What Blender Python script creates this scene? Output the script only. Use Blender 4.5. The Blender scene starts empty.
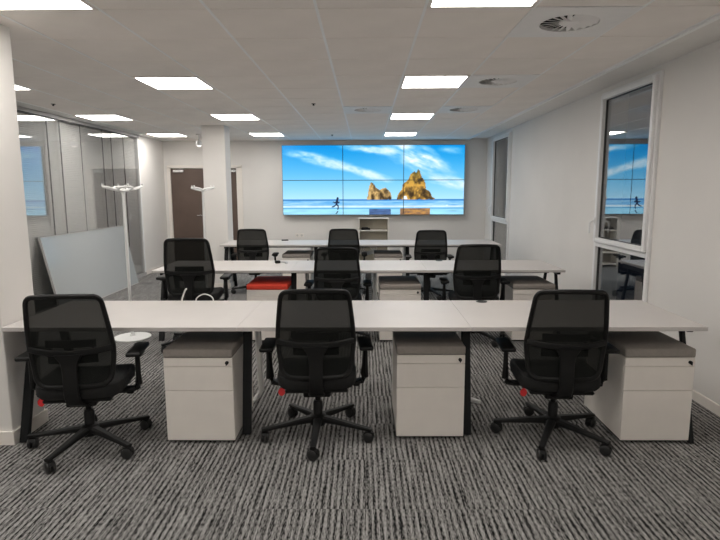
import bpy, bmesh, math, random
import numpy as np
from mathutils import Vector, Matrix
random.seed(7)
PI = math.pi
scene = bpy.context.scene
C = scene.collection

# ------------------------------------------------------------------ camera, world, exposure
H = 1.555
cam_d = bpy.data.cameras.new('camera')
cam_d.sensor_fit = 'HORIZONTAL'; cam_d.sensor_width = 36.0
cam_d.lens = 548.0 * 36.0 / 720.0
cam_d.clip_start = 0.05; cam_d.clip_end = 100
cam = bpy.data.objects.new('camera', cam_d); C.objects.link(cam)
cam.location = (0, 0, H)
cam.rotation_mode = 'XYZ'
cam.matrix_world = (Matrix.Translation((0, 0, H)) @ Matrix.Rotation(0.0101, 4, 'Z')
                    @ Matrix.Rotation(PI/2 - 0.145, 4, 'X') @ Matrix.Rotation(-0.0032, 4, 'Z'))
scene.camera = cam
w = bpy.data.worlds.new('night_sky'); scene.world = w; w.use_nodes = True
w.node_tree.nodes['Background'].inputs[0].default_value = (0.006, 0.008, 0.014, 1)
w.node_tree.nodes['Background'].inputs[1].default_value = 1.0
vs = scene.view_settings
vs.view_transform = 'Standard'; vs.look = 'None'; vs.gamma = 1.0; vs.use_curve_mapping = False
vs.exposure = 0.10
LAMP = 16.5          # strength of the ceiling panels
SCREEN = 1.2       # strength of the video wall

# ------------------------------------------------------------------ materials
def srgb(r, g, b):
    f = lambda c: (c/255/12.92) if c/255 <= .04045 else ((c/255+.055)/1.055)**2.4
    return (f(r), f(g), f(b), 1)
def mat(name, col, rough=.5, metal=0.0, var=.06, scale=8.0, bump=0.0, bscale=80.0, spec=.5, coat=0.0):
    m = bpy.data.materials.new(name); m.use_nodes = True
    nt = m.node_tree; b = nt.nodes['Principled BSDF']
    tc = nt.nodes.new('ShaderNodeTexCoord'); nz = nt.nodes.new('ShaderNodeTexNoise')
    nz.inputs['Scale'].default_value = scale; nz.inputs['Detail'].default_value = 4
    nt.links.new(tc.outputs['Object'], nz.inputs['Vector'])
    rp = nt.nodes.new('ShaderNodeValToRGB')
    rp.color_ramp.elements[0].position = .3; rp.color_ramp.elements[1].position = .7
    rp.color_ramp.elements[0].color = tuple(c*(1-var) for c in col[:3]) + (1,)
    rp.color_ramp.elements[1].color = tuple(min(1, c*(1+var)) for c in col[:3]) + (1,)
    nt.links.new(nz.outputs['Fac'], rp.inputs[0]); nt.links.new(rp.outputs[0], b.inputs['Base Color'])
    b.inputs['Roughness'].default_value = rough; b.inputs['Metallic'].default_value = metal
    b.inputs['Specular IOR Level'].default_value = spec
    if coat: b.inputs['Coat Weight'].default_value = coat
    if bump:
        n2 = nt.nodes.new('ShaderNodeTexNoise'); n2.inputs['Scale'].default_value = bscale
        nt.links.new(tc.outputs['Object'], n2.inputs['Vector'])
        bp = nt.nodes.new('ShaderNodeBump'); bp.inputs['Strength'].default_value = bump; bp.inputs['Distance'].default_value = .004
        nt.links.new(n2.outputs['Fac'], bp.inputs['Height']); nt.links.new(bp.outputs[0], b.inputs['Normal'])
    return m
def emit(name, col, strength):
    m = bpy.data.materials.new(name); m.use_nodes = True; nt = m.node_tree
    nt.nodes.remove(nt.nodes['Principled BSDF'])
    e = nt.nodes.new('ShaderNodeEmission'); e.inputs[0].default_value = col; e.inputs[1].default_value = strength
    nt.links.new(e.outputs[0], nt.nodes['Material Output'].inputs[0]); return m
def glass(name, tint, f0, rough=0.0):
    """clear pane: transparent body plus mirror reflection rising towards grazing view (Schlick)"""
    m = bpy.data.materials.new(name); m.use_nodes = True; nt = m.node_tree
    nt.nodes.remove(nt.nodes['Principled BSDF'])
    t = nt.nodes.new('ShaderNodeBsdfTransparent'); t.inputs[0].default_value = tint
    g = nt.nodes.new('ShaderNodeBsdfGlossy'); g.inputs['Roughness'].default_value = rough
    lw = nt.nodes.new('ShaderNodeLayerWeight'); lw.inputs[0].default_value = .5
    p = nt.nodes.new('ShaderNodeMath'); p.operation = 'POWER'; p.inputs[1].default_value = 5
    nt.links.new(lw.outputs['Facing'], p.inputs[0])
    a = nt.nodes.new('ShaderNodeMath'); a.operation = 'MULTIPLY_ADD'; a.inputs[1].default_value = 1-f0; a.inputs[2].default_value = f0
    nt.links.new(p.outputs[0], a.inputs[0])
    mx = nt.nodes.new('ShaderNodeMixShader'); nt.links.new(a.outputs[0], mx.inputs[0])
    nt.links.new(t.outputs[0], mx.inputs[1]); nt.links.new(g.outputs[0], mx.inputs[2])
    nt.links.new(mx.outputs[0], nt.nodes['Material Output'].inputs[0]); return m

M = {}
M['wall'] = mat('painted_plaster', (.78, .755, .725, 1), .75, var=.025, scale=1.3, bump=.05, bscale=120)
M['ceil'] = mat('mineral_tile', (.95, .895, .845, 1), .9, var=.03, scale=3, bump=.12, bscale=260)
M['bar'] = mat('grid_bar', (.97, .965, .955, 1), .3, var=.02)
M['ceilmargin'] = mat('plaster_margin', (.86, .84, .81, 1), .8, var=.02)
M['white'] = mat('white_lacquer', (.85, .80, .745, 1), .45, var=.02)
M['worktop'] = mat('white_laminate', (.575, .545, .525, 1), .45, var=.02, scale=4)
M['edge'] = mat('edge_band', (.62, .60, .57, 1), .5, var=.02)
M['whitemetal'] = mat('white_powder_coat', (.80, .80, .79, 1), .35, var=.02)
M['pvc'] = mat('window_pvc', (.84, .84, .84, 1), .35, var=.02)
M['black'] = mat('black_plastic', (.007, .007, .007, 1), .5, var=.1, bump=.03, bscale=300, spec=.3)
M['blackmetal'] = mat('black_powder_coat', (.007, .008, .009, 1), .5, var=.1, spec=.3)
M['fabric'] = mat('black_seat_fabric', (.009, .009, .009, 1), .9, var=.15, scale=60, bump=.3, bscale=400)
M['rubber'] = mat('black_rubber', (.015, .015, .015, 1), .35, var=.1)
M['taupe'] = mat('taupe_cushion', (.30, .27, .245, 1), .85, var=.06, scale=40, bump=.2, bscale=350)
M['red'] = mat('red_cushion', (.75, .06, .03, 1), .8, var=.06, scale=40, bump=.2, bscale=350)
M['tagred'] = mat('red_tag_paper', (.70, .03, .035, 1), .6)
M['door'] = mat('brown_door_laminate', (.115, .078, .062, 1), .45, var=.12, scale=2.5)
M['chrome'] = mat('satin_chrome', (.62, .62, .62, 1), .25, 1.0, var=.02)
M['blind'] = mat('blind_slat', (.86, .85, .83, 1), .55, var=.03)
M['seal'] = mat('dark_seal', (.05, .05, .05, 1), .6)
M['alu'] = mat('partition_rail', (.42, .41, .40, 1), .4, var=.03)
M['board'] = mat('glossy_board', (.44, .47, .48, 1), .2, var=.02, scale=1.0, coat=.3)
M['boardback'] = mat('board_back', (.25, .25, .25, 1), .7)
M['shelf'] = mat('cream_shelf', (.82, .79, .73, 1), .5, var=.03)
M['shelfback'] = mat('shelf_back', (.48, .44, .36, 1), .6, var=.03)
M['bezel'] = mat('screen_bezel', (.01, .01, .012, 1), .4)
M['cable'] = mat('white_cable', (.78, .77, .75, 1), .4, var=.02)
M['greycable'] = mat('grey_cable_spine', (.45, .46, .48, 1), .5, var=.05)
M['ventwhite'] = mat('vent_white', (.92, .91, .90, 1), .45, var=.02)
M['ventdark'] = mat('vent_dark', (.012, .012, .012, 1), .8)
M['lamp'] = emit('lamp_diffuser', (1.0, .955, .90, 1), LAMP)
M['spot'] = emit('spot_lamp', (1.0, .95, .9, 1), 1.5)
M['glassP'] = glass('partition_glass', (.985, .99, .99, 1), .22)
M['glassW'] = glass('window_glass', (.85, .87, .88, 1), .40)

def mesh_fabric():
    m = bpy.data.materials.new('chair_mesh_weave'); m.use_nodes = True; nt = m.node_tree
    b = nt.nodes['Principled BSDF']; b.inputs['Base Color'].default_value = (.010, .011, .010, 1); b.inputs['Roughness'].default_value = .8; b.inputs['Specular IOR Level'].default_value = .15
    t = nt.nodes.new('ShaderNodeBsdfTransparent'); t.inputs[0].default_value = (1, 1, .97, 1)
    tc = nt.nodes.new('ShaderNodeTexCoord'); wv = nt.nodes.new('ShaderNodeTexWave')
    wv.bands_direction = 'Z'; wv.inputs['Scale'].default_value = 120
    nt.links.new(tc.outputs['Object'], wv.inputs['Vector'])
    mr = nt.nodes.new('ShaderNodeMapRange'); mr.inputs[3].default_value = .925; mr.inputs[4].default_value = .955
    nt.links.new(wv.outputs['Fac'], mr.inputs[0])
    mx = nt.nodes.new('ShaderNodeMixShader'); nt.links.new(mr.outputs[0], mx.inputs[0])
    nt.links.new(t.outputs[0], mx.inputs[1]); nt.links.new(b.outputs[0], mx.inputs[2])
    nt.links.new(mx.outputs[0], nt.nodes['Material Output'].inputs[0]); return m
M['mesh'] = mesh_fabric()

def carpet():
    m = bpy.data.materials.new('streaked_carpet'); m.use_nodes = True; nt = m.node_tree
    b = nt.nodes['Principled BSDF']; b.inputs['Roughness'].default_value = .95; b.inputs['Specular IOR Level'].default_value = .1
    tc = nt.nodes.new('ShaderNodeTexCoord')
    sep = nt.nodes.new('ShaderNodeSeparateXYZ'); nt.links.new(tc.outputs['Object'], sep.inputs[0])
    def mth(op, a, b=None):
        n = nt.nodes.new('ShaderNodeMath'); n.operation = op
        for i, v in enumerate((a, b)):
            if v is None: continue
            if isinstance(v, (int, float)): n.inputs[i].default_value = v
            else: nt.links.new(v, n.inputs[i])
        return n.outputs[0]
    cell = nt.nodes.new('ShaderNodeCombineXYZ')
    nt.links.new(mth('FLOOR', mth('MULTIPLY', sep.outputs[0], 2.0)), cell.inputs[0]); nt.links.new(mth('FLOOR', mth('MULTIPLY', sep.outputs[1], 2.0)), cell.inputs[1])
    wn = nt.nodes.new('ShaderNodeTexWhiteNoise'); wn.noise_dimensions = '2D'; nt.links.new(cell.outputs[0], wn.inputs['Vector'])
    pos = nt.nodes.new('ShaderNodeCombineXYZ')
    nt.links.new(mth('ADD', sep.outputs[0], mth('MULTIPLY', wn.outputs['Value'], 3.0)), pos.inputs[0]); nt.links.new(sep.outputs[1], pos.inputs[1])
    def nz(sx, sy, detail, rough=.5):
        mp = nt.nodes.new('ShaderNodeMapping'); mp.inputs['Scale'].default_value = (sx, sy, 1)
        nt.links.new(pos.outputs[0], mp.inputs[0])
        n = nt.nodes.new('ShaderNodeTexNoise'); n.inputs['Scale'].default_value = 1; n.inputs['Detail'].default_value = detail
        n.inputs['Roughness'].default_value = rough
        nt.links.new(mp.outputs[0], n.inputs['Vector']); return n
    n1 = nz(95, 4.0, 2)        # breaks in the yarn lines
    n2 = nz(190, 34, 2)        # heathered dashes
    n3 = nz(320, 320, 2)       # pile grain
    wv = nt.nodes.new('ShaderNodeTexWave'); wv.bands_direction = 'X'; wv.inputs['Scale'].default_value = 10.5
    wv.inputs['Distortion'].default_value = 2.2; wv.inputs['Detail'].default_value = 1; wv.inputs['Detail Scale'].default_value = .35
    mpw = nt.nodes.new('ShaderNodeMapping'); mpw.inputs['Scale'].default_value = (1, .12, 1)
    nt.links.new(pos.outputs[0], mpw.inputs[0]); nt.links.new(mpw.outputs[0], wv.inputs['Vector'])
    r1 = nt.nodes.new('ShaderNodeValToRGB')
    e = r1.color_ramp.elements; e[0].position = .43; e[0].color = (.009, .009, .009, 1); e[1].position = .66; e[1].color = (.38, .37, .36, 1)
    k = e.new(.50); k.color = (.14, .137, .133, 1)
    def madd(sock, f, prev):
        ad = nt.nodes.new('ShaderNodeMath'); ad.operation = 'MULTIPLY_ADD'; ad.inputs[1].default_value = f
        nt.links.new(sock, ad.inputs[0])
        if prev is None: ad.inputs[2].default_value = 0
        else: nt.links.new(prev, ad.inputs[2])
        return ad.outputs[0]
    acc = madd(wv.outputs['Fac'], .15, None); acc = madd(n1.outputs['Fac'], .40, acc); acc = madd(n2.outputs['Fac'], .52, acc)
    nt.links.new(acc, r1.inputs[0])
    mx = nt.nodes.new('ShaderNodeMix'); mx.data_type = 'RGBA'; mx.blend_type = 'OVERLAY'; mx.inputs[0].default_value = .5
    nt.links.new(r1.outputs[0], mx.inputs[6]); nt.links.new(n3.outputs['Fac'], mx.inputs[7])
    nt.links.new(mx.outputs[2], b.inputs['Base Color'])
    bp = nt.nodes.new('ShaderNodeBump'); bp.inputs['Strength'].default_value = .5; bp.inputs['Distance'].default_value = .004
    nt.links.new(n2.outputs['Fac'], bp.inputs['Height']); nt.links.new(bp.outputs[0], b.inputs['Normal'])
    return m
M['carpet'] = carpet()

# ------------------------------------------------------------------ mesh helpers
def box(bm, x0, x1, y0, y1, z0, z1, bev=0.0, seg=1, mtx=None):
    vs_ = [bm.verts.new((x, y, z)) for z in (z0, z1) for y in (y0, y1) for x in (x0, x1)]
    f = [(0, 2, 3, 1), (4, 5, 7, 6), (0, 1, 5, 4), (2, 6, 7, 3), (0, 4, 6, 2), (1, 3, 7, 5)]
    fs = [bm.faces.new([vs_[i] for i in q]) for q in f]
    geo = vs_
    if bev > 0:
        es = list({e for fa in fs for e in fa.edges})
        r = bmesh.ops.bevel(bm, geom=es, offset=bev, segments=seg, affect='EDGES', profile=.5)
        geo = list({v for fa in r['faces'] for v in fa.verts} | {v for v in vs_ if v.is_valid})
    if mtx is not None:
        bmesh.ops.transform(bm, matrix=mtx, verts=geo)
    return geo
def ring_sweep(bm, rings, closed=False, caps=True):
    R = [[bm.verts.new(p) for p in r] for r in rings]; n = len(R[0])
    for i in range(len(R) - (0 if closed else 1)):
        a, b = R[i], R[(i+1) % len(R)]
        for k in range(n):
            bm.faces.new((a[k], a[(k+1) % n], b[(k+1) % n], b[k]))
    if caps and not closed:
        bm.faces.new(R[0][::-1]); bm.faces.new(R[-1])
def frames(pts, closed, upv):
    P = [Vector(p) for p in pts]; n = len(P); out = []
    for i in range(n):
        if closed: t = P[(i+1) % n] - P[i-1]
        else: t = P[min(i+1, n-1)] - P[max(i-1, 0)]
        t.normalize(); u = Vector(upv)
        s = t.cross(u)
        if s.length < 1e-4: s = t.cross(Vector((1, 0, 0)))
        s.normalize(); u2 = s.cross(t).normalized(); out.append((P[i], s, u2))
    return out
def tube(bm, pts, r, seg=8, closed=False, upv=(0, 0, 1)):
    rs = r if isinstance(r, (list, tuple)) else [r]*len(pts)
    rings = []
    for (p, s, u), rr in zip(frames(pts, closed, upv), rs):
        rings.append([p + s*math.cos(2*PI*k/seg)*rr + u*math.sin(2*PI*k/seg)*rr for k in range(seg)])
    ring_sweep(bm, rings, closed)
def bar(bm, pts, wd, ht, closed=False, upv=(0, 0, 1), ch=.2):
    n = len(pts)
    ws = wd if isinstance(wd, (list, tuple)) else [wd]*n
    hs = ht if isinstance(ht, (list, tuple)) else [ht]*n
    rings = []
    for (p, s, u), a, b in zip(frames(pts, closed, upv), ws, hs):
        a, b = a/2, b/2; c = min(a, b)*2*ch
        prof = [(-a+c, -b), (a-c, -b), (a, -b+c), (a, b-c), (a-c, b), (-a+c, b), (-a, b-c), (-a, -b+c)]
        rings.append([p + s*x + u*y for x, y in prof])
    ring_sweep(bm, rings, closed)
def lathe(bm, prof, seg=24, o=(0, 0, 0)):
    rings = [[(o[0]+r*math.cos(2*PI*k/seg), o[1]+r*math.sin(2*PI*k/seg), o[2]+z) for k in range(seg)] for r, z in prof]
    ring_sweep(bm, rings)
def mk(name, bm, smooth=False):
    bmesh.ops.recalc_face_normals(bm, faces=bm.faces)
    me = bpy.data.meshes.new(name); bm.to_mesh(me); bm.free()
    if smooth:
        for p in me.polygons: p.use_smooth = True
        try: me.set_sharp_from_angle(angle=math.radians(40))
        except Exception: pass
    return me
def obj(name, me, m=None, parent=None, loc=(0, 0, 0), rz=0.0):
    if isinstance(me, bmesh.types.BMesh): me = mk(name, me)
    if m is not None and len(me.materials) == 0: me.materials.append(M[m] if isinstance(m, str) else m)
    o = bpy.data.objects.new(name, me); C.objects.link(o)
    o.location = loc; o.rotation_euler = (0, 0, rz)
    if parent is not None: o.parent = parent
    return o
def empty(name, loc=(0, 0, 0), rz=0.0):
    o = bpy.data.objects.new(name, None); o.empty_display_size = .1; C.objects.link(o)
    o.location = loc; o.rotation_euler = (0, 0, rz); return o
def tag(o, label, cat=None, group=None, kind=None):
    if label: o['label'] = label
    if cat: o['category'] = cat
    if group: o['group'] = group
    if kind: o['kind'] = kind
    return o
def struct(o, label, cat): return tag(o, label, cat, kind='structure')
def boxm(*a, **k):
    bm = bmesh.new(); box(bm, *a, **k); return bm

# ------------------------------------------------------------------ room shell
XL, XR, YN, YB, ZC = -4.1, 2.45, -3.0, 11.30, 2.545
struct(obj('floor', boxm(XL-.3, XR+.3, YN-.2, YB+.2, -.08, 0), 'carpet'), 'dark grey carpet with black and pale streaked lines', 'floor')

def cut_slab(bm, axis, a0, a1, y0, y1, z0, z1, holes):
    """wall slab along y with rectangular holes (ya, yb, za, zb)"""
    ys = sorted({y0, y1} | {h[0] for h in holes} | {h[1] for h in holes})
    for i in range(len(ys)-1):
        s, e = ys[i], ys[i+1]; hh = [h for h in holes if h[0] <= s and h[1] >= e]
        if not hh: seg = [(z0, z1)]
        else: seg = [(z0, hh[0][2]), (hh[0][3], z1)]
        for za, zb in seg:
            if zb - za < 1e-4: continue
            if axis == 'x': box(bm, a0, a1, s, e, za, zb)
            else: box(bm, s, e, a0, a1, za, zb)
W1 = (4.70, 5.83, .10, 2.52); W2 = (9.38, 10.62, .10, 2.52)
bm = bmesh.new(); cut_slab(bm, 'x', XR, XR+.25, YN, YB+.2, 0, ZC+.3, [W1, W2])
struct(obj('wall_right', bm, 'wall'), 'white plaster wall with two tall narrow windows', 'wall')
D1, D2 = -3.98, -2.57
bm = bmesh.new(); cut_slab(bm, 'y', YB, YB+.2, XL-.2, XR, 0, ZC+.3, [(D1, D2, -.001, 2.03)])
struct(obj('wall_back', bm, 'wall'), 'white wall behind the large video screen', 'wall')
struct(obj('wall_front', boxm(XL-.2, XR+.25, YN-.2, YN, 0, ZC+.3), 'wall'), 'plain white wall behind the viewer', 'wall')
PE = 10.05
bm = bmesh.new(); box(bm, XL-.15, XL, PE, YB, 0, ZC+.3)
struct(obj('wall_left', bm, 'wall'), 'short solid white wall between glass partition and brown doors', 'wall')
bm = bmesh.new(); box(bm, -.6+XL-.6, XL-.5, YN, PE+.2, 0, ZC+.3)
struct(obj('wall_corridor', bm, 'wall'), 'white wall beyond the glass partition blinds', 'wall')
# ceiling
struct_c = obj('ceiling', boxm(XL-1.2, XR+.25, YN-.2, YB+.2, ZC+.06, ZC+.16), 'ceilmargin')
struct(struct_c, 'suspended ceiling of square beige mineral tiles in a metal grid', 'ceiling')
X0, Y0, T = -1.468, 3.20, .60
xs = [X0+T*k for k in range(-4, 6)]; XE = 2.02
ys = [Y0+T*j for j in range(-10, 14)]
LIGHTS = [(k, j) for k in (-1, 3) for j in (-9, -5, -1, 3, 7, 11)] + [(-4, j) for j in (-5, -1, 3, 7, 11)]
VENTS = [(4, 0), (4, 3), (4, 6), (2, 6)]
skip = set(LIGHTS) | set(VENTS)
tile_meshes = {}
for k in range(-4, 6):
    xa = X0+T*k; xb = min(xa+T, XE)
    for j in range(-10, 14):
        if (k, j) in skip: continue
        ya = Y0+T*j; yb = min(ya+T, YB)
        if yb - ya < .05: continue
        key = (round(xb-xa, 3), round(yb-ya, 3))
        if key not in tile_meshes:
            b_ = bmesh.new(); box(b_, .005, key[0]-.005, .005, key[1]-.005, .003, .03, bev=.003)
            tile_meshes[key] = mk('ceiling_tile', b_)
        obj('ceiling_tile', tile_meshes[key], 'ceil', struct_c, (xa, ya, ZC))
for x in xs[0:] + [XE]:
    obj('grid_bar', boxm(-.008, .008, YN, YB, .0, .022), 'bar', struct_c, (x, 0, ZC))
for y in ys:
    if y < YB: obj('grid_bar', boxm(xs[0], XE, -.006, .006, .016, .022), 'bar', struct_c, (0, y, ZC))
# plaster margins
struct(obj('trim_1', boxm(XE+.012, XR, YN, YB, ZC+.03, ZC+.06), 'ceilmargin'), 'plaster ceiling margin along the window wall', 'trim')
struct(obj('trim_3', boxm(XE+.012, XE+.045, YN, YB, ZC-.012, ZC+.03, bev=.002), 'bar'), 'pale metal edge profile between ceiling tiles and window wall margin', 'trim')
struct(obj('trim_2', boxm(XL, xs[0]-.012, YN, YB, ZC, ZC+.05), 'ceilmargin'), 'plaster ceiling margin along the glass partition', 'trim')
# baseboards
struct(obj('baseboard_right', boxm(XR-.014, XR, YN, YB, 0, .075, bev=.003), 'white'), 'white baseboard along window wall', 'baseboard')
bm = bmesh.new(); box(bm, XL+.014, D1-.07, YB-.014, YB, 0, .075); box(bm, D2+.07, XR-.014, YB-.014, YB, 0, .075)
struct(obj('baseboard_back', bm, 'white'), 'white baseboard below the video wall', 'baseboard')
struct(obj('baseboard_left', boxm(XL, XL+.014, PE, YB, 0, .075), 'white'), 'white baseboard of short solid wall by the doors', 'baseboard')
# columns
def column(name, x0, x1, y0, y1, label):
    o = struct(obj(name, boxm(x0, x1, y0, y1, 0, ZC+.04, bev=.004), 'wall'), label, 'column')
    b_ = bmesh.new(); t = .014
    box(b_, x0-t, x1+t, y0-t, y0, 0, .085); box(b_, x0-t, x1+t, y1, y1+t, 0, .085)
    box(b_, x0-t, x0, y0, y1, 0, .085); box(b_, x1, x1+t, y0, y1, 0, .085)
    obj('skirting', b_, 'white', o)
column('wall_column_front', -2.62, -2.185, 3.19, 3.53, 'square white column at the near desk end, left edge')
column('wall_column_middle', -2.52, -2.165, 8.62, 8.95, 'slim white column in front of the brown doors')

# ------------------------------------------------------------------ windows (right wall)
def window(name, Wd, label, handle=True):
    y0, y1, z0, z1 = Wd
    root = struct(empty(name, (XR, (y0+y1)/2, z0)), label, 'window')
    hw = (y1-y0)/2; h = z1-z0; zt = .92            # transom height above the window foot
    f = .045
    def part(n, m, *a, par=root, **k): return obj(n, boxm(*a, **k), m, par)
    bm_ = bmesh.new()                               # fixed frame, set in the opening, proud of the wall
    xa, xb = -.025, .07
    box(bm_, xa, xb, -hw, -hw+f, 0, h, bev=.004); box(bm_, xa, xb, hw-f, hw, 0, h, bev=.004)
    box(bm_, xa, xb, -hw+f, hw-f, h-.035, h, bev=.004); box(bm_, xa, xb, -hw+f, hw-f, 0, f, bev=.004)
    obj('frame', bm_, 'pvc', root)
    part('transom', 'pvc', xa, xb, -hw+f, hw-f, zt-.06, zt, bev=.004)
    bm_ = bmesh.new(); s = .048; a0, a1 = -hw+f-.012, hw-f+.012; b0, b1 = zt-.012, h-.035+.010   # opening sash
    xa, xb = -.05, .045
    box(bm_, xa, xb, a0, a0+s, b0, b1, bev=.006); box(bm_, xa, xb, a1-s, a1, b0, b1, bev=.006)
    box(bm_, xa, xb, a0+s, a1-s, b0, b0+s, bev=.006); box(bm_, xa, xb, a0+s, a1-s, b1-s, b1, bev=.006)
    sash = obj('sash', bm_, 'pvc', root)
    bm_ = bmesh.new(); t = .007; c0, c1, e0, e1 = a0+s, a1-s, b0+s, b1-s
    for q in ((c0, c0+t, e0, e1), (c1-t, c1, e0, e1), (c0+t, c1-t, e0, e0+t), (c0+t, c1-t, e1-t, e1)):
        box(bm_, -.012, .012, *q)
    obj('gasket', bm_, 'seal', sash)
    obj('glass_pane', boxm(-.003, .003, c0, c1, e0, e1), 'glassW', sash)
    obj('glass_pane', boxm(.017, .023, -hw+f, hw-f, f, zt-.06), 'glassW', root)
    bm_ = bmesh.new(); t = .007
    for q in ((-hw+f, -hw+f+t, f, zt-.06), (hw-f-t, hw-f, f, zt-.06), (-hw+f+t, hw-f-t, f, f+t), (-hw+f+t, hw-f-t, zt-.06-t, zt-.06)):
        box(bm_, .006, .03, *q)
    obj('gasket', bm_, 'seal', root)
    if handle:
        bm_ = bmesh.new(); hy = a1-s/2; hz = zt+.20
        box(bm_, -.062, -.05, hy-.014, hy+.014, hz-.03, hz+.04, bev=.004)
        tube(bm_, [(-.06, hy, hz), (-.085, hy, hz), (-.10, hy, hz-.015), (-.105, hy, hz-.05), (-.10, hy, hz-.12)], [.009, .009, .011, .011, .008], 8, upv=(0, 1, 0))
        obj('window_handle', mk('window_handle', bm_, True), 'pvc', sash)
window('window_1', W1, 'tall narrow white window beside near desk reflecting the video wall')
window('window_2', W2, 'tall narrow white window in the far corner, dark glass')

# ------------------------------------------------------------------ double door (back wall)
def door(name, x0, x1, hinge_left, label):
    root = struct(empty(name, ((x0+x1)/2, YB, 0)), label, 'door')
    hw = (x1-x0)/2
    obj('door_leaf', boxm(-hw+.003, hw-.003, .03, .075, .006, 2.0, bev=.002), 'door', root)
    s = -1 if hinge_left else 1
    bm_ = bmesh.new()
    box(bm_, s*hw-.055 if s > 0 else -hw-.06+.0, s*hw+.06 if s > 0 else -hw+.002, -.015, .10, 0, 2.03, bev=.003)
    obj('door_frame', bm_, 'white' if True else None, root)
    obj('door_head', boxm(-hw - (.06 if s < 0 else 0), hw + (.06 if s > 0 else 0), -.015, .1, 2.003, 2.06, bev=.003), 'white', root)
    cx = s*(hw-.17)
    cl = obj('door_closer', boxm(cx-.11, cx+.11, -.015, .03, 1.92, 1.975, bev=.006), 'chrome', root)
    bm_ = bmesh.new(); bar(bm_, [(cx, -.02, 1.983), (cx-s*.16, -.045, 1.985), (cx-s*.02, -.02, 1.992)], .018, .006)
    obj('closer_arm', bm_, 'chrome', cl)
    hx = -s*(hw-.06)
    bm_ = bmesh.new(); box(bm_, hx-.02, hx+.02, .02, .03, .95, 1.12, bev=.003)
    tube(bm_, [(hx, .025, 1.05), (hx, -.025, 1.05), (hx+s*.12, -.03, 1.05)], .009, 8)
    obj('door_handle', bm_, 'chrome', root)
xm = (D1+D2)/2
door('door_1', D1+.0, xm-.002, True, 'dark brown door leaf left of the slim white column')
door('door_2', xm+.002, D2-.0, False, 'dark brown door leaf mostly hidden behind the slim white column')

# ------------------------------------------------------------------ glass partition with blinds (left)
gp = struct(empty('wall_glass_left', (XL, 0, 0)), 'glass partition wall with closed grey blinds on left', 'glass wall')
joints = [-1.8, -1.5, -.3, 0, 1.2, 1.5, 2.7, 3.0, 4.2, 4.5, 5.7, 6.0, 7.2, 7.5, 8.7, 9.0, PE]
obj('bottom_rail', boxm(-.09, .03, -1.8, PE, 0, .06, bev=.003), 'alu', gp)
obj('head_rail', boxm(-.09, .03, -1.8, PE, ZC-.055, ZC, bev=.003), 'alu', gp)
obj('head_seal', boxm(.028, .034, -1.8, PE, ZC-.06, ZC-.05), 'seal', gp)
obj('end_post', boxm(-.09, .02, PE-.035, PE, .06, ZC-.055, bev=.003), 'pvc', gp)
for a, b in zip(joints[:-1], joints[1:]):
    obj('glass_pane', boxm(-.006, .006, a+.004, b-.004, .06, ZC-.055), 'glassP', gp)
    obj('joint_seal', boxm(-.0085, .0068, a-.0018, a+.0018, .06, ZC-.055), 'seal', gp)
    if b - a > .8:
        mid = (a+b)/2 + .02
        obj('joint_seal', boxm(-.046, -.036, mid-.003, mid+.003, .06, ZC-.055), 'seal', gp)
    # one closed venetian blind behind each pane, slats joined: far too fine to pick apart
    verts, faces = [], []
    n = int((ZC-.055-.07)/.025)
    for i in range(n):
        z = .07+i*.025
        o = len(verts)
        verts += [(-.062, a+.012, z), (-.062, b-.012, z), (-.050, b-.012, z+.013), (-.050, a+.012, z+.013), (-.052, b-.012, z+.027), (-.052, a+.012, z+.027)]
        faces += [(o, o+1, o+2, o+3), (o+3, o+2, o+4, o+5)]
    me = bpy.data.meshes.new('blind_slats'); me.from_pydata(verts, [], faces)
    tag(obj('blind_slats', me, 'blind', gp), None, kind='stuff')

# ------------------------------------------------------------------ ceiling lights
b_ = bmesh.new(); g = .028
box(b_, .006, .594, .006, g, -.003, .03); box(b_, .006, .594, .6-g, .594, -.003, .03)
box(b_, .006, g, g, .6-g, -.003, .03); box(b_, .6-g, .594, g, .6-g, -.003, .03)
ME_LF = mk('light_frame', b_)
b_ = bmesh.new(); box(b_, g, .6-g, g, .6-g, .0, .012); ME_LD = mk('diffuser', b_)
cols = {-4: 'left column along the glass partition', -1: 'second column, above the left desks', 3: 'right column, above the desk centres'}
rowsn = {-9: 'behind the viewer, far', -5: 'behind the viewer', -1: 'nearest the viewer', 3: 'second from the viewer', 7: 'third from the viewer', 11: 'farthest, by the back wall'}
for k, j in LIGHTS:
    r = empty('ceiling_light', (X0+T*k, Y0+T*j, ZC))
    tag(r, 'lit square ceiling panel, %s, %s' % (cols[k], rowsn[j]), 'ceiling light', 'square ceiling light panels')
    obj('light_frame', ME_LF, 'white', r); obj('diffuser', ME_LD, 'lamp', r)

# ------------------------------------------------------------------ ceiling swirl vents
seg = 40
b_ = bmesh.new(); R = .172
outer = []
ringv = [b_.verts.new((.3+R*math.cos(2*PI*i/seg), .3+R*math.sin(2*PI*i/seg), 0)) for i in range(seg)]
def sq(i):
    a = 2*PI*i/seg; c, s = math.cos(a), math.sin(a); m = .296/max(abs(c), abs(s)); return (.3+m*c, .3+m*s, 0)
sqv = [b_.verts.new(sq(i)) for i in range(seg)]
fs = [b_.faces.new((ringv[i], ringv[(i+1) % seg], sqv[(i+1) % seg], sqv[i])) for i in range(seg)]
r_ = bmesh.ops.extrude_face_region(b_, geom=fs)
bmesh.ops.translate(b_, verts=[v for v in r_['geom'] if isinstance(v, bmesh.types.BMVert)], vec=(0, 0, .02))
ME_VP = mk('vent_plate', b_)
b_ = bmesh.new(); lathe(b_, [(.001, .019), (R-.002, .019), (R-.002, .024), (.001, .024)], 32, (.3, .3, 0)); ME_VD = mk('vent_throat', b_)
b_ = bmesh.new()
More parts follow.
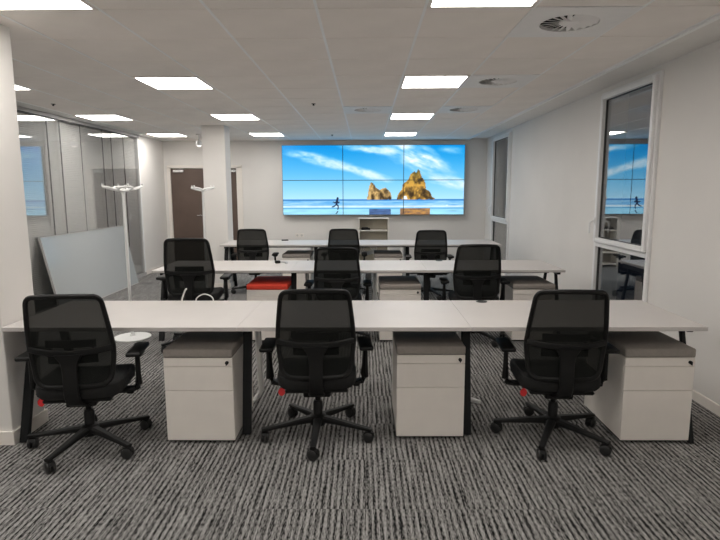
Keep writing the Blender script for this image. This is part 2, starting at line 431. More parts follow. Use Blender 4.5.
for i in range(20):
    a = 2*PI*i/20
    m4 = Matrix.Translation((.3, .3, .006)) @ Matrix.Rotation(a, 4, 'Z') @ Matrix.Translation((.108, 0, 0)) @ Matrix.Rotation(math.radians(-18), 4, 'X')
    box(b_, -.062, .062, -.0145, .0145, -.0012, .0012, mtx=m4)
ME_VB = mk('swirl_blades', b_)
b_ = bmesh.new(); lathe(b_, [(.001, -.006), (.045, -.004), (.06, .004), (.06, .012), (.001, .012)], 24, (.3, .3, 0)); ME_VH = mk('vent_hub', b_)
vl = {(4, 0): 'square swirl air vent nearest the viewer, above right desk', (4, 3): 'square swirl air vent, second along the window side',
      (4, 6): 'square swirl air vent, farthest along the window side', (2, 6): 'square swirl air vent above the middle aisle before the video wall'}
for k, j in VENTS:
    r = tag(empty('ceiling_vent', (X0+T*k, Y0+T*j, ZC)), vl[(k, j)], 'air vent', 'swirl air vents')
    obj('vent_plate', ME_VP, 'ventwhite', r); obj('vent_throat', ME_VD, 'ventdark', r)
    tag(obj('swirl_blades', ME_VB, 'ventwhite', r), None, kind='stuff'); obj('vent_hub', ME_VH, 'ventwhite', r)

# small ceiling sprinklers
b_ = bmesh.new(); lathe(b_, [(.001, 0), (.026, 0), (.022, -.006), (.009, -.007), (.008, -.018), (.013, -.019), (.013, -.022), (.001, -.022)], 14); ME_SP = mk('sprinkler', b_, True)
for (x, y, l) in ((-.60, 6.57, 'small dark sprinkler head in middle of the ceiling'), (-3.60, 6.50, 'small dark sprinkler head near the glass partition'), (-.60, 10.2, 'small dark sprinkler head just before the video wall')):
    tag(obj('sprinkler', ME_SP, 'ventdark', None, (x, y, ZC+.004)), l, 'sprinkler', 'ceiling sprinklers')
# ceiling spotlight
r = tag(empty('ceiling_spotlight', (-2.975, 10.0, ZC)), 'small white ball spotlight hanging from ceiling beside slim column', 'spotlight')
b_ = bmesh.new(); lathe(b_, [(.001, .004), (.05, .004), (.05, -.02), (.001, -.02)], 18); obj('ceiling_rose', mk('r', b_, True), 'white', r)
b_ = bmesh.new(); tube(b_, [(0, 0, -.02), (0, 0, -.11)], .008, 8); obj('stem', b_, 'chrome', r)
b_ = bmesh.new(); lathe(b_, [(.001, -.10), (.03, -.105), (.05, -.135), (.055, -.165), (.048, -.19)], 18); obj('lamp_head', mk('l', b_, True), 'whitemetal', r)
b_ = bmesh.new(); lathe(b_, [(.047, -.186), (.036, -.205), (.018, -.216), (.001, -.219)], 18); obj('bulb', mk('b', b_, True), 'spot', r)

# ------------------------------------------------------------------ video wall, six panels with one seaside picture
SX0, SX1, SZ0, SZ1, SY = -1.675, 1.995, 1.055, 2.445, 11.19
def vnoise(x, y, seed):
    rs = np.random.RandomState(seed); g_ = rs.rand(64, 64)
    xi = np.floor(x).astype(int); yi = np.floor(y).astype(int); fx = x-xi; fy = y-yi
    fx = fx*fx*(3-2*fx); fy = fy*fy*(3-2*fy)
    a = g_[yi % 64, xi % 64]; b = g_[yi % 64, (xi+1) % 64]; c = g_[(yi+1) % 64, xi % 64]; d = g_[(yi+1) % 64, (xi+1) % 64]
    return (a*(1-fx)+b*fx)*(1-fy)+(c*(1-fx)+d*fx)*fy
def fbm(x, y, seed, o=4):
    s = 0; amp = .5
    for i in range(o): s = s+amp*vnoise(x*2**i, y*2**i, seed+i); amp *= .5
    return s
def poly_in(u, v, P):
    ins = np.zeros(u.shape, bool); n = len(P)
    for i in range(n):
        x1, y1 = P[i]; x2, y2 = P[(i+1) % n]
        if y1 == y2: continue
        c = ((y1 > v) != (y2 > v)) & (u < (x2-x1)*(v-y1)/(y2-y1)+x1); ins ^= c
    return ins
def lin(c): c = np.asarray(c)/255.0; return np.where(c <= .04045, c/12.92, ((c+.055)/1.055)**2.4)
def picture(u, v):
    X = u*2.65
    t = np.clip((v-.22)/.78, 0, 1)[..., None]
    s = np.clip(1-np.abs(u-.35)*.4, 0, 1)[..., None]
    col = (1-t)*np.array([168, 218, 244.]) + t*np.array([6, 138, 214.])
    col = np.where(t > .5, col, col)
    def cloud(c, cx, cy, ang, lx, ly, seed, k):
        dx = X-cx*2.65; dy = v-cy; a = dx*math.cos(ang)+dy*math.sin(ang); b = -dx*math.sin(ang)+dy*math.cos(ang)
        d = np.exp(-(a/lx)**2-(b/ly)**2)*(.25+1.5*fbm(a*5+9, b*16+9, seed))
        d = np.clip((d-.26)*1.5, 0, 1)[..., None]*k*(.7+.6*fbm(X*18, v*30, seed+2)[..., None])
        return c*(1-d)+np.array([240, 246, 250.])*d
    col = cloud(col, .20, .79, -.22, .55, .09, 3, .8)
    col = cloud(col, .42, .63, -.30, .55, .07, 13, .7)
    col = cloud(col, .50, .93, -.10, .5, .07, 23, .7)
    col = cloud(col, .72, .84, -.40, .60, .20, 33, .85)
    col = cloud(col, .93, .47, -.2, .45, .10, 43, .7)
    col = cloud(col, .93, .92, -.1, .2, .06, 53, .5)
    sea = v < .225
    nz = fbm(X*6, v*70, 71)
    seac = np.array([70, 150, 215.])*(1-nz[..., None])+np.array([190, 228, 245.])*nz[..., None]
    wet = np.array([150, 212, 240.])*(.85+.3*fbm(X*4, v*40, 91)[..., None])
    foam = (np.abs(v-.115-.012*fbm(X*5, X*0, 61)) < .012)[..., None]
    seac = np.where((v < .11)[..., None], wet, seac)
    seac = np.where(foam, np.array([205, 230, 244.])*(.85+.25*fbm(X*9, v*50, 77)[..., None]), seac)
    seac = np.where(((v > .205) & (v < .225))[..., None], np.array([60, 130, 195.]), seac)
    seac = np.where(((v < .10) & (v > .085))[..., None], np.array([90, 165, 215.]), seac)
    col = np.where(sea[..., None], seac, col)
    def rock(c, P, seed, warm):
        jit = .010*(fbm(X*22, v*22, seed)-.5)
        m = poly_in(u+jit, v+jit*1.5, P)
        n = fbm(X*16, v*14, seed+5); n2 = fbm(X*40, v*26, seed+9)
        lum = np.clip(-.62+2.7*n*(.45+n2), 0, 1)[..., None]
        rc = np.array([62, 48, 30.])*(1-lum)+np.array(warm)*lum
        top = np.clip((v-.42)*3, 0, 1)[..., None]*(n2 > .42)[..., None]
        rc = rc*(1-.55*top)+np.array([96, 104, 40.])*.55*top
        return np.where(m[..., None], rc, c)
    col = rock(col, [(.463, .22), (.470, .30), (.478, .42), (.488, .475), (.500, .455), (.512, .395), (.535, .36), (.552, .38), (.570, .39), (.590, .34), (.60, .26), (.603, .22)], 5, [208, 172, 110.])
    col = rock(col, [(.630, .22), (.640, .31), (.655, .36), (.662, .44), (.69, .50), (.703, .58), (.722, .62), (.735, .60), (.744, .655), (.756, .64), (.764, .55), (.782, .47), (.79, .38), (.812, .33), (.825, .26), (.842, .22)], 8, [208, 160, 72.])
    arch = poly_in(u, v, [(.664, .225), (.667, .265), (.676, .28), (.685, .26), (.688, .225)])
    col = np.where(arch[..., None], np.array([225, 238, 245.]), col)
    r1 = (u > .478) & (u < .597+.01*(fbm(X*20, v*60, 4)-.5)) & (v < .088)
    col = np.where(r1[..., None], np.array([70, 96, 140.])*(.75+.6*fbm(X*14, v*60, 15)[..., None]), col)
    r2 = (u > .648) & (u < .815) & (v < .095)
    n = fbm(X*16, v*50, 25)[..., None]
    col = np.where(r2[..., None], np.array([80, 70, 80.])*(1-n)+np.array([225, 160, 70.])*n*1.1, col)
    # small running figure, dark against the water
    def limb(c, x1, y1, x2, y2, r):
        ax, ay = x1*2.65, y1; bx, by = x2*2.65, y2
        tt = np.clip(((X-ax)*(bx-ax)+(v-ay)*(by-ay))/((bx-ax)**2+(by-ay)**2+1e-9), 0, 1)
        d = np.hypot(X-ax-tt*(bx-ax), v-ay-tt*(by-ay))
        return np.where((d < r)[..., None], np.array([28, 40, 70.]), c)
    for q in ((.303, .236, .304, .240, .017), (.300, .215, .297, .155, .016), (.300, .205, .288, .175, .008), (.288, .175, .280, .185, .007), (.301, .205, .308, .175, .008), (.308, .175, .313, .185, .007),
              (.297, .155, .307, .125, .010), (.307, .125, .304, .080, .008), (.296, .155, .285, .125, .010), (.285, .125, .272, .115, .008), (.304, .05, .295, .02, .008)):
        col = limb(col, *q)
    return np.clip(col, 0, 255)
sm = bpy.data.materials.new('screen_picture'); sm.use_nodes = True
nt = sm.node_tree; nt.nodes.remove(nt.nodes['Principled BSDF'])
at = nt.nodes.new('ShaderNodeVertexColor'); at.layer_name = 'Col'
em = nt.nodes.new('ShaderNodeEmission'); em.inputs[1].default_value = SCREEN
gl = nt.nodes.new('ShaderNodeBsdfGlossy'); gl.inputs['Roughness'].default_value = .35; gl.inputs[0].default_value = (.02, .02, .02, 1)
ads = nt.nodes.new('ShaderNodeAddShader')
nt.links.new(at.outputs[0], em.inputs[0]); nt.links.new(em.outputs[0], ads.inputs[0]); nt.links.new(gl.outputs[0], ads.inputs[1])
nt.links.new(ads.outputs[0], nt.nodes['Material Output'].inputs[0])
vw = tag(empty('video_wall', ((SX0+SX1)/2, SY, SZ0)), 'large wall screen of six panels showing seaside rocks under blue sky', 'video screen')
pw, ph = (SX1-SX0)/3, (SZ1-SZ0)/2
NU, NV = 110, 63
for r in range(2):
    for c in range(3):
        cx = (c-1)*pw; cz = ph*r
        b_ = bmesh.new(); box(b_, cx-pw/2+.0004, cx+pw/2-.0004, 0, .075, cz+.0004, cz+ph-.0004, bev=.002)
        pan = obj('screen_panel', b_, 'bezel', vw)
        g = .006
        gu, gv = np.meshgrid(np.linspace(0, 1, NU+1), np.linspace(0, 1, NV+1))
        x = cx-pw/2+g+gu*(pw-2*g); z = cz+g+gv*(ph-2*g)
        V = np.stack([x, np.full_like(x, -.0015), z], -1).reshape(-1, 3)
        idx = np.arange((NU+1)*(NV+1)).reshape(NV+1, NU+1)
        F = np.stack([idx[:-1, :-1], idx[:-1, 1:], idx[1:, 1:], idx[1:, :-1]], -1).reshape(-1, 4)
        me = bpy.data.meshes.new('display'); me.from_pydata(V.tolist(), [], F.tolist())
        rgb = lin(picture((x-(SX0-SX1)/2)/(SX1-SX0), z/(SZ1-SZ0))).reshape(-1, 3)
        ca = me.color_attributes.new('Col', 'FLOAT_COLOR', 'POINT')
        ca.data.foreach_set('color', np.concatenate([rgb, np.ones((len(rgb), 1))], 1).astype(np.float32).ravel())
        obj('display', me, sm, pan)
bm = bmesh.new(); box(bm, -1.5, 1.5, .075, .11, .25, .33); box(bm, -1.5, 1.5, .075, .11, 1.05, 1.13)
obj('wall_mount', bm, 'blackmetal', vw)

# ------------------------------------------------------------------ bench desks
SE = [-2.178, -.765, .625, 2.022]      # worktop ends and seams
DD = .80
def bench(y0, white_legs, trays, label):
    root = tag(empty('bench_desk', (0, y0, 0)), label, 'desk', 'rows of white bench desks')
    for a, b in zip(SE[:-1], SE[1:]):
        bm_ = bmesh.new(); box(bm_, a+.0006, b-.0006, 0, DD, .724, .749, bev=.0015)
        wt = obj('worktop', bm_, 'worktop', root)
        gx = (a+b)/2 + (-.5 if a < 0 else -.48)
        b2 = bmesh.new(); lathe(b2, [(.001, .7492), (.034, .7492), (.040, .7502), (.040, .752), (.030, .7532), (.001, .7532)], 20, (gx if a > .5 else (a+b)/2, DD-.055, 0))
        if a > .5: obj('cable_grommet', mk('cable_grommet', b2, True), 'black', wt)
        else: b2.free()
    for i, x in enumerate((SE[0]+.045, SE[1], SE[2]+.022, SE[3]-.014)):
        ins = .05 if i in (0, 3) else .17
        for sgn in ((0, 1) if i in (0, 3) else (0,)):          # inner frames stand on a white bent leg at the back
            f = lambda y: y if sgn == 0 else DD-y
            bm_ = bmesh.new()
            bar(bm_, [(x, f(ins), 0.0), (x, f(ins+(.20 if i in (0, 3) else .13)), .699)], .03, (.055 if i != 3 else .028), upv=(1, 0, 0), ch=.1)
            obj('leg', bm_, 'blackmetal', root)
        obj('leg_crossbar', boxm(x-.018, x+.018, ins+.10, DD-.10, .679, .723, bev=.002), 'blackmetal', root)
    for yy in (.24, .56):
        obj('beam', boxm(SE[0]+.09, SE[3]-.09, yy-.02, yy+.02, .686, .723, bev=.002), 'blackmetal', root)
    for a, b in trays:
        bm_ = bmesh.new()
        box(bm_, a, b, .60, .74, .600, .604); box(bm_, a, b, .597, .600, .600, .680); box(bm_, a, b, .74, .743, .600, .700)
        box(bm_, a, a+.003, .60, .74, .604, .68); box(bm_, b-.003, b, .60, .74, .604, .68)
        box(bm_, a+.1, a+.13, .60, .74, .680, .723); box(bm_, b-.13, b-.1, .60, .74, .680, .723)
        obj('cable_tray', bm_, 'whitemetal', root)
    for x, s, ft in white_legs:
        bm_ = bmesh.new()
        bar(bm_, [(x, .70, .723), (x, .72, .50), (x+.0, .765, .16), (x-.003*s, .77, .07), (x+.02*s, .75, .035), (x+ft*s, .66, .018)],
            [.05, .045, .04, .038, .036, .03], [.03, .03, .028, .028, .026, .022], upv=(0, 1, .3), ch=.25)
        obj('bent_leg', mk('bent_leg', bm_, True), 'whitemetal', root)
    return root
R1, R2, R3 = 3.167, 5.495, 8.12
bench(R1, [(-.785, -1, .05), (.685, 1, .15)], [(-.66, .17), (.97, 1.55)], 'long white bench desk nearest the viewer with three worktops')
bench(R2, [(-.67, -1, .05), (.11, 1, .05)], [], 'long white bench desk in the middle row')
bench(R3, [(-.87, -1, .05), (.635, 1, .05)], [], 'long white bench desk in the far row before the video wall')

# ------------------------------------------------------------------ pedestals
PW, PD = .42, .565
b_ = bmesh.new(); box(b_, 0, PW, .018, PD, .022, .547, bev=.003); ME_PB = mk('body', b_)
b_ = bmesh.new(); box(b_, .0, PW, 0, .018, .495, .547, bev=.002); ME_PT = mk('pen_tray_front', b_)
b_ = bmesh.new(); box(b_, .0, PW, 0, .018, .342, .4925, bev=.002); ME_D1 = mk('drawer', b_)
b_ = bmesh.new(); box(b_, .0, PW, 0, .018, .020, .339, bev=.002); ME_D2 = mk('drawer', b_)
b_ = bmesh.new(); box(b_, -.002, PW+.002, -.004, PD, .5475, .604, bev=.012, seg=3); ME_PC = mk('cushion', b_, True)
b_ = bmesh.new()
tube(b_, [(PW-.032, .002, .520), (PW-.032, -.012, .520)], .0105, 12); box(b_, PW-.0345, PW-.0295, -.026, -.010, .508, .530, bev=.001); ME_PL = mk('lock_key', b_)
b_ = bmesh.new(); lathe(b_, [(.001, 0), (.02, 0), (.022, .004), (.022, .020), (.001, .022)], 12); ME_PF = mk('caster', b_)
b_ = bmesh.new(); box(b_, .01, PW-.01, .02, PD-.01, .008, .022); ME_PP = mk('plinth', b_)
def pedestal(x, y, cush, label):
    r = tag(empty('drawer_pedestal', (x, y, 0)), label, 'drawer unit', 'white drawer pedestals under the desks')
    obj('body', ME_PB, 'white', r); obj('pen_tray_front', ME_PT, 'white', r)
    obj('drawer', ME_D1, 'white', r); obj('drawer', ME_D2, 'white', r)
    obj('lock_key', ME_PL, 'black', r); obj('plinth', ME_PP, 'ventdark', r)
    me = ME_PC if cush == 'taupe' else ME_PC.copy()
    if cush != 'taupe': me.materials.clear()
    obj('cushion', me, cush, r)
    for dx in (.05, PW-.05):
        for dy in (.06, PD-.06): obj('caster', ME_PF, 'black', r, (dx, dy, 0))
pedestal(-1.230, 3.205, 'taupe', 'white drawer pedestal with taupe cushion right of the left front chair')
pedestal(.193, 3.265, 'taupe', 'white drawer pedestal with taupe cushion right of the middle front chair')
pedestal(1.570, 3.212, 'taupe', 'white drawer pedestal with taupe cushion at right end of front desk')
pedestal(-1.215, 5.50, 'red', 'white drawer pedestal with bright red cushion under middle desk')
pedestal(.145, 5.50, 'taupe', 'white drawer pedestal with taupe cushion under centre of middle desk')
pedestal(1.505, 5.50, 'taupe', 'white drawer pedestal with taupe cushion at right end of middle desk')
pedestal(-1.25, 8.15, 'taupe', 'white drawer pedestal under the left of the far desk')
pedestal(.135, 8.15, 'taupe', 'white drawer pedestal under the centre of the far desk')

# ------------------------------------------------------------------ office chairs
def back_y(x, z):
    t = (z-.46)/.52
    return -.218 - .022*t - .040*max(0, t)**2 + .018*math.exp(-((t-.28)/.25)**2) + .85*x*x
def half_w(z):
    pts = [(.44, .185), (.50, .206), (.60, .221), (.68, .226), (.80, .216), (.98, .194)]
    for (z0, a), (z1, b) in zip(pts[:-1], pts[1:]):
        if z <= z1: return a+(b-a)*max(0, (z-z0)/(z1-z0))
    return pts[-1][1]
ZB0, ZB1 = .450, .982
def outline():
    P = []; r = .045; rb = .07
    n = 8
    for i in range(9): P.append((-half_w(.5)+rb + (2*(half_w(.5)-rb))*i/8, ZB0))
    for i in range(1, n): a = -PI/2+PI/2*i/n; P.append((half_w(.52)-rb+rb*math.cos(a), ZB0+rb+rb*math.sin(a)))
    for i in range(9): z = ZB0+rb+(ZB1-r-ZB0-rb)*i/8; P.append((half_w(z), z))
    for i in range(1, n): a = PI/2*i/n; P.append((half_w(.95)-r+r*math.cos(a), ZB1-r+r*math.sin(a)))
    q = half_w(.95)-r
    for i in range(9): x = q-2*q*i/8; P.append((x, ZB1+.006*(1-(x/q)**2)))
    for i in range(1, n): a = PI/2+PI/2*i/n; P.append((-half_w(.95)+r+r*math.cos(a), ZB1-r+r*math.sin(a)))
    for i in range(9): z = ZB1-r-(ZB1-r-ZB0-rb)*i/8; P.append((-half_w(z), z))
    for i in range(1, n): a = PI+PI/2*i/n; P.append((-half_w(.52)+rb+rb*math.cos(a), ZB0+rb+rb*math.sin(a)))
    return P
OL = outline()
CM = {}
b_ = bmesh.new(); bar(b_, [(x, back_y(x, z), z) for x, z in OL], .026, .022, closed=True, upv=(0, 1, 0), ch=.3); CM['back_frame'] = (mk('back_frame', b_, True), 'black')
# mesh panel: rows of the outline filled by strips
b_ = bmesh.new()
rows = []
def span(z):
    xs_ = []
    for (x1, z1), (x2, z2) in zip(OL, OL[1:]+OL[:1]):
        if (z1-z)*(z2-z) <= 0 and z1 != z2: xs_.append(x1+(x2-x1)*(z-z1)/(z2-z1))
    return min(xs_), max(xs_)
NZ, NX = 26, 14
for i in range(NZ+1):
    z = ZB0+.006+(ZB1-ZB0-.012)*i/NZ; a, b = span(z); a += .004; b -= .004
    rows.append([b_.verts.new((a+(b-a)*k/NX, back_y(a+(b-a)*k/NX, z), z)) for k in range(NX+1)])
for i in range(NZ):
    for k in range(NX): b_.faces.new((rows[i][k], rows[i][k+1], rows[i+1][k+1], rows[i+1][k]))
CM['mesh_back'] = (mk('mesh_back', b_, True), 'mesh')
# yoke: curved cross bar plus the wide spine going down under the seat
b_ = bmesh.new()
pts = [(x, back_y(x, .66)-.012, .652+.022*(x/.23)**2) for x in [(-.224+.448*i/16) for i in range(17)]]
bar(b_, pts, .016, .034, upv=(0, 0, 1), ch=.3)
CM['back_crossbar'] = (mk('back_crossbar', b_, True), 'black')
b_ = bmesh.new()
sp = [(0, back_y(0, z)-.024, z) for z in (.648, .60, .55, .50, .45)] + [(0, -.232, .40), (0, -.205, .355), (0, -.15, .325), (0, -.05, .318)]
bar(b_, sp, [.15, .095, .084, .082, .082, .082, .086, .10, .12], [.02]*5+[.024]*4, upv=(0, 1, 0), ch=.25)
CM['back_spine'] = (mk('back_spine', b_, True), 'black')
# lumbar support in front of the mesh
b_ = bmesh.new()
for zz, hh in ((.700, .045), (.605, .05)):
    bar(b_, [(x, back_y(x, zz)+.028, zz) for x in [(-.135+.27*i/10) for i in range(11)]], .012, hh, upv=(0, 0, 1), ch=.2)
bar(b_, [(.115, back_y(.115, .65)+.03, .61), (.115, back_y(.115, .65)+.03, .70)], .02, .01); bar(b_, [(-.115, back_y(.115, .65)+.03, .61), (-.115, back_y(.115, .65)+.03, .70)], .02, .01)
CM['lumbar_support'] = (mk('lumbar_support', b_, True), 'black')
# seat cushion
b_ = bmesh.new()
def seat_ring(s, z, dy=0):
    out = []
    for i in range(36):
        a = 2*PI*i/36; c, si = math.cos(a), math.sin(a); e = .42
        x = .245*s*math.copysign(abs(c)**e, c); y = .235*s*math.copysign(abs(si)**e, si)+.03+dy
        zz = z - (.03*max(0, (y-.15)/.12)**2 if z > .39 else 0) + .25*x*x*(1 if z > .4 else 0)
        out.append((x, y, zz))
    return out
ring_sweep(b_, [seat_ring(.80, .362), seat_ring(.93, .367), seat_ring(.985, .385), seat_ring(1.0, .41), seat_ring(.985, .432), seat_ring(.93, .445), seat_ring(.7, .448), seat_ring(.3, .444)])
CM['seat'] = (mk('seat', b_, True), 'fabric')
b_ = bmesh.new(); box(b_, -.19, .19, -.17, .20, .340, .364, bev=.008); CM['seat_pan'] = (mk('seat_pan', b_), 'black')
b_ = bmesh.new(); box(b_, -.085, .085, -.12, .12, .292, .342, bev=.012, seg=2)
CM['tilt_mechanism'] = (mk('tilt_mechanism', b_), 'black')
b_ = bmesh.new(); tube(b_, [(.08, .03, .318), (.20, .02, .325), (.235, .02, .327)], [.007, .007, .008], 8); box(b_, .225, .268, .0, .045, .316, .336, bev=.006)
CM['height_lever'] = (mk('height_lever', b_), 'black')
b_ = bmesh.new(); lathe(b_, [(.001, .10), (.030, .10), (.030, .22), (.026, .225), (.026, .235), (.017, .236), (.017, .30), (.001, .30)], 16)
CM['gas_lift'] = (mk('gas_lift', b_, True), 'black')
for nm, s in (('L', -1), ('R', 1)):
    b_ = bmesh.new()
    bar(b_, [(s*.15, .02, .348), (s*.25, .02, .345), (s*.288, .02, .352), (s*.300, .015, .385), (s*.302, .01, .46), (s*.302, .005, .565)],
        [.065, .065, .065, .06, .052, .045], [.022, .022, .03, .032, .030, .026], upv=(s*.3, 0, 1), ch=.25)
    CM['arm_post'+nm] = (mk('arm_post', b_, True), 'black')
    b_ = bmesh.new(); box(b_, s*.306-.044, s*.306+.044, -.105, .155, .578, .606, bev=.012, seg=3)
    for v in b_.verts:
        if v.co.y > .1: v.co.x -= s*.006
    box(b_, s*.306-.03, s*.306+.03, -.03, .06, .560, .580, bev=.004)
    CM['armrest'+nm] = (mk('armrest', b_, True), 'black')
# five star base (own frame, leg along +x)
b_ = bmesh.new(); lathe(b_, [(.001, .072), (.050, .075), (.056, .095), (.052, .132), (.036, .142), (.001, .142)], 18); CM['base_hub'] = (mk('base_hub', b_, True), 'black')
b_ = bmesh.new(); bar(b_, [(.03, 0, .112), (.12, 0, .106), (.24, 0, .092), (.36, 0, .080)], [.056, .048, .040, .034], [.046, .036, .026, .020], ch=.25); CM['base_leg'] = (mk('base_leg', b_, True), 'black')
b_ = bmesh.new()
for s in (-1, 1):
    pr = [(.001, .004), (.026, .004), (.032, .008), (.034, .015), (.032, .022), (.026, .026), (.001, .026)]
    rings = [[(r*math.cos(2*PI*k/16), s*z, .034+r*math.sin(2*PI*k/16)) for k in range(16)] for r, z in pr]
    ring_sweep(b_, rings)
CM['caster'] = (mk('caster', b_, True), 'rubber')
b_ = bmesh.new(); lathe(b_, [(.001, .050), (.010, .050), (.010, .076), (.001, .076)], 10)
bar(b_, [(-.034, 0, .040), (-.024, 0, .062), (0, 0, .070), (.024, 0, .062), (.031, 0, .048)], .034, .006, upv=(0, 0, 1)); CM['caster_hood'] = (mk('caster_hood', b_, True), 'black')
b_ = bmesh.new()
lathe(b_, [(.001, -.0012), (.021, -.0012), (.021, .0012), (.001, .0012)], 9); bmesh.ops.rotate(b_, verts=b_.verts, cent=(0, 0, 0), matrix=Matrix.Rotation(PI/2, 3, 'X'))
bmesh.ops.scale(b_, verts=b_.verts, vec=(1, 1, 1.25)); tube(b_, [(0, 0, .025), (.004, 0, .055)], .0012, 5); CM['paper_tag'] = (mk('paper_tag', b_), 'tagred')

def chair(x, y, rz, base, lift, label, red=False):
    """rz: facing (0 = towards the screen); base: world angle of one base leg; lift: seat raised by this much"""
    r = tag(empty('office_chair', (x, y, 0), rz), label, 'office chair', 'black mesh office chairs at the desks')
    def p(key, name=None, par=None, loc=(0, 0, 0), rot=0):
        me, m = CM[key]; return obj(name or key, me, m, par or r, loc, rot)
    L = (0, 0, lift)
    for k in ('back_frame', 'mesh_back', 'back_crossbar', 'back_spine', 'lumbar_support', 'seat', 'seat_pan', 'tilt_mechanism', 'height_lever'): p(k, loc=L)
    g_ = p('gas_lift'); g_.scale.z = 1+lift/.3; g_.location.z = -.10*lift/.3
    for s in 'LR': p('arm_post'+s, 'arm_post', loc=L); p('armrest'+s, 'armrest', loc=L)
    p('base_hub')
    for i in range(5):
        a = base+2*PI*i/5-rz
        lg = p('base_leg', rot=a)
        c = p('caster', par=lg, loc=(.340, 0, 0), rot=random.uniform(0, PI)); h = p('caster_hood', par=lg, loc=(.340, 0, 0), rot=c.rotation_euler[2])
    if red: p('paper_tag', loc=(-.215, -.12, .335))
    return r
rad = math.radians
chair(-1.695, 3.18, rad(8), rad(-101), 0, 'black mesh office chair beside the white column at front desk', True)
chair(-.305, 3.335, rad(3), rad(-90), 0, 'black mesh office chair in the middle of the front desk, facing away', True)
chair(1.18, 3.305, rad(-3), rad(-46), 0, 'black mesh office chair at right of front desk, next to window', True)
chair(-1.685, 5.33, rad(3), rad(-70), .12, 'raised black mesh office chair at left of middle desk')
chair(-.285, 5.64, rad(0), rad(-100), 0, 'black mesh office chair at centre of middle desk, behind the front middle chair')
chair(1.12, 5.60, rad(-2), rad(-60), .03, 'black mesh office chair at right of the middle desk')
chair(-1.675, 8.25, rad(2), rad(-92), 0, 'black mesh office chair at left of far desk, near slim column')
chair(-.32, 8.25, rad(0), rad(-95), 0, 'black mesh office chair at centre of far desk')
chair(.93, 7.95, rad(0), rad(-70), 0, 'black mesh office chair at right of far desk below screen corner')

# ------------------------------------------------------------------ coat stands
b_ = bmesh.new(); lathe(b_, [(.001, 0), (.185, 0), (.19, .006), (.185, .012), (.03, .022), (.022, .04), (.001, .04)], 32); ME_CB = mk('base', b_, True)
b_ = bmesh.new(); tube(b_, [(0, 0, .03), (0, 0, 1.545)], .0165, 12); ME_CP = mk('pole', b_, True)
b_ = bmesh.new(); lathe(b_, [(.001, 1.53), (.022, 1.53), (.026, 1.55), (.022, 1.575), (.001, 1.58)], 14); ME_CH = mk('hub', b_, True)
b_ = bmesh.new()
tube(b_, [((.105)+.085*math.cos(2*PI*i/24), .066*math.sin(2*PI*i/24), 1.575+.022*math.cos(2*PI*i/24)) for i in range(24)], .0115, 8, closed=True)
tube(b_, [(.186, 0, 1.594), (.198, 0, 1.610), (.192, 0, 1.626)], [.0085, .009, .011], 8, upv=(0, 1, 0)); ME_CL = mk('hook_loop', b_, True)
def coat(x, y, rz, label):
    r = tag(empty('coat_stand', (x, y, 0), rz), label, 'coat stand', 'white coat stands')
    obj('base', ME_CB, 'whitemetal', r); obj('pole', ME_CP, 'whitemetal', r); obj('hub', ME_CH, 'whitemetal', r)
    for i in range(4): obj('hook_loop', ME_CL, 'whitemetal', r, rz=PI/2*i+.5)
coat(-2.495, 5.68, .15, 'white coat stand with looped hooks before the leaning grey board')
coat(-2.42, 8.22, .7, 'white coat stand with looped hooks in front of slim column')

# ------------------------------------------------------------------ leaning board
ang = math.atan2(.20, .97)
lb = tag(empty('leaning_board', (-3.865, 7.98, 0)), 'large grey glossy board leaning against the glass partition', 'board')
mt = Matrix.Rotation(-ang, 4, 'Y')
b_ = bmesh.new(); box(b_, -.018, 0, -1.19, 1.19, 0.004, .995, bev=.001, mtx=mt); obj('board_back', b_, 'boardback', lb)
b_ = bmesh.new(); box(b_, .0004, .003, -1.185, 1.185, .010, .990, mtx=mt); obj('board_face', b_, 'board', lb)
b_ = bmesh.new(); t = .012
for q in ((-1.2, 1.2, 0.0, t), (-1.2, 1.2, .99, .99+t), (-1.2, -1.2+t, t, .99), (1.2-t, 1.2, t, .99)):
    box(b_, -.02, .008, *q, mtx=mt)
obj('board_frame', b_, 'alu', lb)

# ------------------------------------------------------------------ shelf unit under the screen
sh = tag(empty('shelf_unit', (.165, 10.98, 0)), 'cream open shelf unit below the video wall', 'shelf')
b_ = bmesh.new(); hw = .305
obj('side_panel', boxm(-hw, -hw+.02, 0, .3, 0, .98, bev=.002), 'shelf', sh); obj('side_panel', boxm(hw-.02, hw, 0, .3, 0, .98, bev=.002), 'shelf', sh)
for z in (.05, .28, .51, .735): obj('shelf_board', boxm(-hw+.02, hw-.02, .002, .28, z, z+.02, bev=.001), 'shelf', sh)
obj('top_board', boxm(-hw, hw, 0, .3, .981, 1.0, bev=.002), 'shelf', sh)
obj('back_panel', boxm(-hw+.02, hw-.02, .285, .295, .05, .98), 'shelfback', sh)
b_ = bmesh.new(); box(b_, -.09, .09, -.07, .07, .003, .04, bev=.006); box(b_, -.08, .05, -.06, .06, .040, .052, bev=.004)
for dx in (-.07, .07): box(b_, dx-.01, dx+.01, -.05, .05, 0, .004)
tag(obj('media_player', b_, 'black', None, (.005, 11.10, .755)), 'small flat black box on upper shelf below the screen', 'media box')

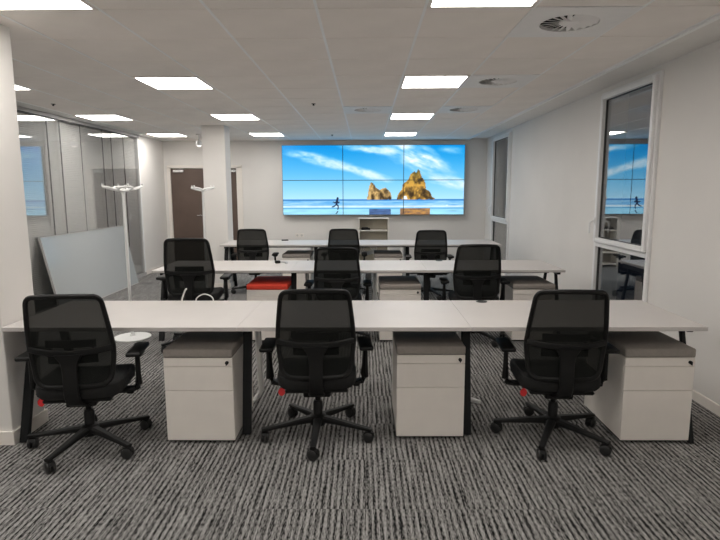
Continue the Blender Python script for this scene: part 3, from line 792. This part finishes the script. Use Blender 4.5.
# ------------------------------------------------------------------ small things
b_ = bmesh.new(); box(b_, -.055, .055, -.02, .02, 0, .018, bev=.006, seg=2)
for i in range(4): box(b_, -.04+.02*i, -.032+.02*i, -.008, .008, .018, .020)
o = tag(obj('remote_control', b_, 'black', None, (-1.30, R3+DD-.10, .749), .2), 'small black remote lying on the far desk', 'remote')
b_ = bmesh.new(); box(b_, -.03, .03, -.022, .022, 0, .03, bev=.006)
bmesh.ops.rotate(b_, verts=b_.verts, cent=(0, 0, 0), matrix=Matrix.Rotation(.3, 3, 'Z'))
pa = tag(empty('power_adapter', (-.98, 6.05, .749)), 'black plug adapter with short cable on middle desk', 'adapter')
obj('plug_body', b_, 'black', pa)
b_ = bmesh.new(); tube(b_, [(.03, .01, .014), (.06, .03, .008), (.09, .02, .006), (.115, -.02, .006), (.09, -.035, .006)], .005, 6); obj('cord', b_, 'greycable', pa)
# wall sockets
for i, x in enumerate((-1.405, -1.315)):
    r = tag(empty('wall_socket', (x, YB, .63)), ('left' if i == 0 else 'right') + ' one of two white wall sockets low on back wall', 'socket', 'wall sockets on back wall')
    obj('socket_plate', boxm(-.04, .04, -.010, 0, -.04, .04, bev=.003), 'white', r)
    b_ = bmesh.new(); lathe(b_, [(.001, 0), (.022, 0), (.022, .002), (.001, .002)], 16); bmesh.ops.rotate(b_, verts=b_.verts, cent=(0, 0, 0), matrix=Matrix.Rotation(PI/2, 3, 'X'))
    obj('socket_insert', b_, 'edge', r, (0, -.0095, 0))
# loose white cables behind the front desk, a coil under the far desk, a cable spine under the middle desk
def cable(name, pts, rr, m, label, n=6):
    P = [Vector(p) for p in pts]; out = []
    for i in range(len(P)-1):
        p0, p1, p2, p3 = P[max(i-1, 0)], P[i], P[i+1], P[min(i+2, len(P)-1)]
        for k in range(n):
            t = k/n
            out.append(.5*((2*p1)+(p2-p0)*t+(2*p0-5*p1+4*p2-p3)*t*t+(3*p1-p0-3*p2+p3)*t**3))
    out.append(P[-1]); b_ = bmesh.new(); tube(b_, out, rr, 6)
    return tag(obj(name, mk(name, b_, True), m), label, 'cable')
YE = R1+DD+.02
cable('white_cable', [(-1.37, YE, .60), (-1.375, YE+.01, .70), (-1.365, YE+.01, .76), (-1.34, YE+.005, .82), (-1.325, YE-.005, .835)], .006, 'cable', 'white cable end sticking up behind front desk before raised chair')
cable('white_cable', [(-1.27, YE, .60), (-1.27, YE+.02, .72), (-1.255, YE+.02, .765), (-1.20, YE+.02, .79), (-1.145, YE+.02, .765), (-1.135, YE+.02, .71), (-1.14, YE+.02, .62)], .005, 'cable', 'white cable loop arching up behind the front desk')
cp = []
for i in range(40):
    a = 2*PI*i/10; q = .055+.022*((i//10) % 4); cp.append((.03+q*1.25*math.cos(a), R3+.66+.006*(i//10), .600+q*.75*math.sin(a)+.015))
cable('cable_coil', [(.03, R3+.66, .720), (.05, R3+.655, .68)]+cp, .008, 'cable', 'coil of pale cable hanging under the far desk', 3)
b_ = bmesh.new()
for i in range(28):
    z = .012+i*.0245; box(b_, -.035, .035, -.014, .014, z-.010, z+.010, bev=.002)
tube(b_, [(0, 0, 0), (0, 0, .718)], .008, 6)
tag(obj('cable_spine', b_, 'greycable', None, (.035, 6.0, 0)), 'grey segmented cable spine from middle desk down to floor', 'cable guide')
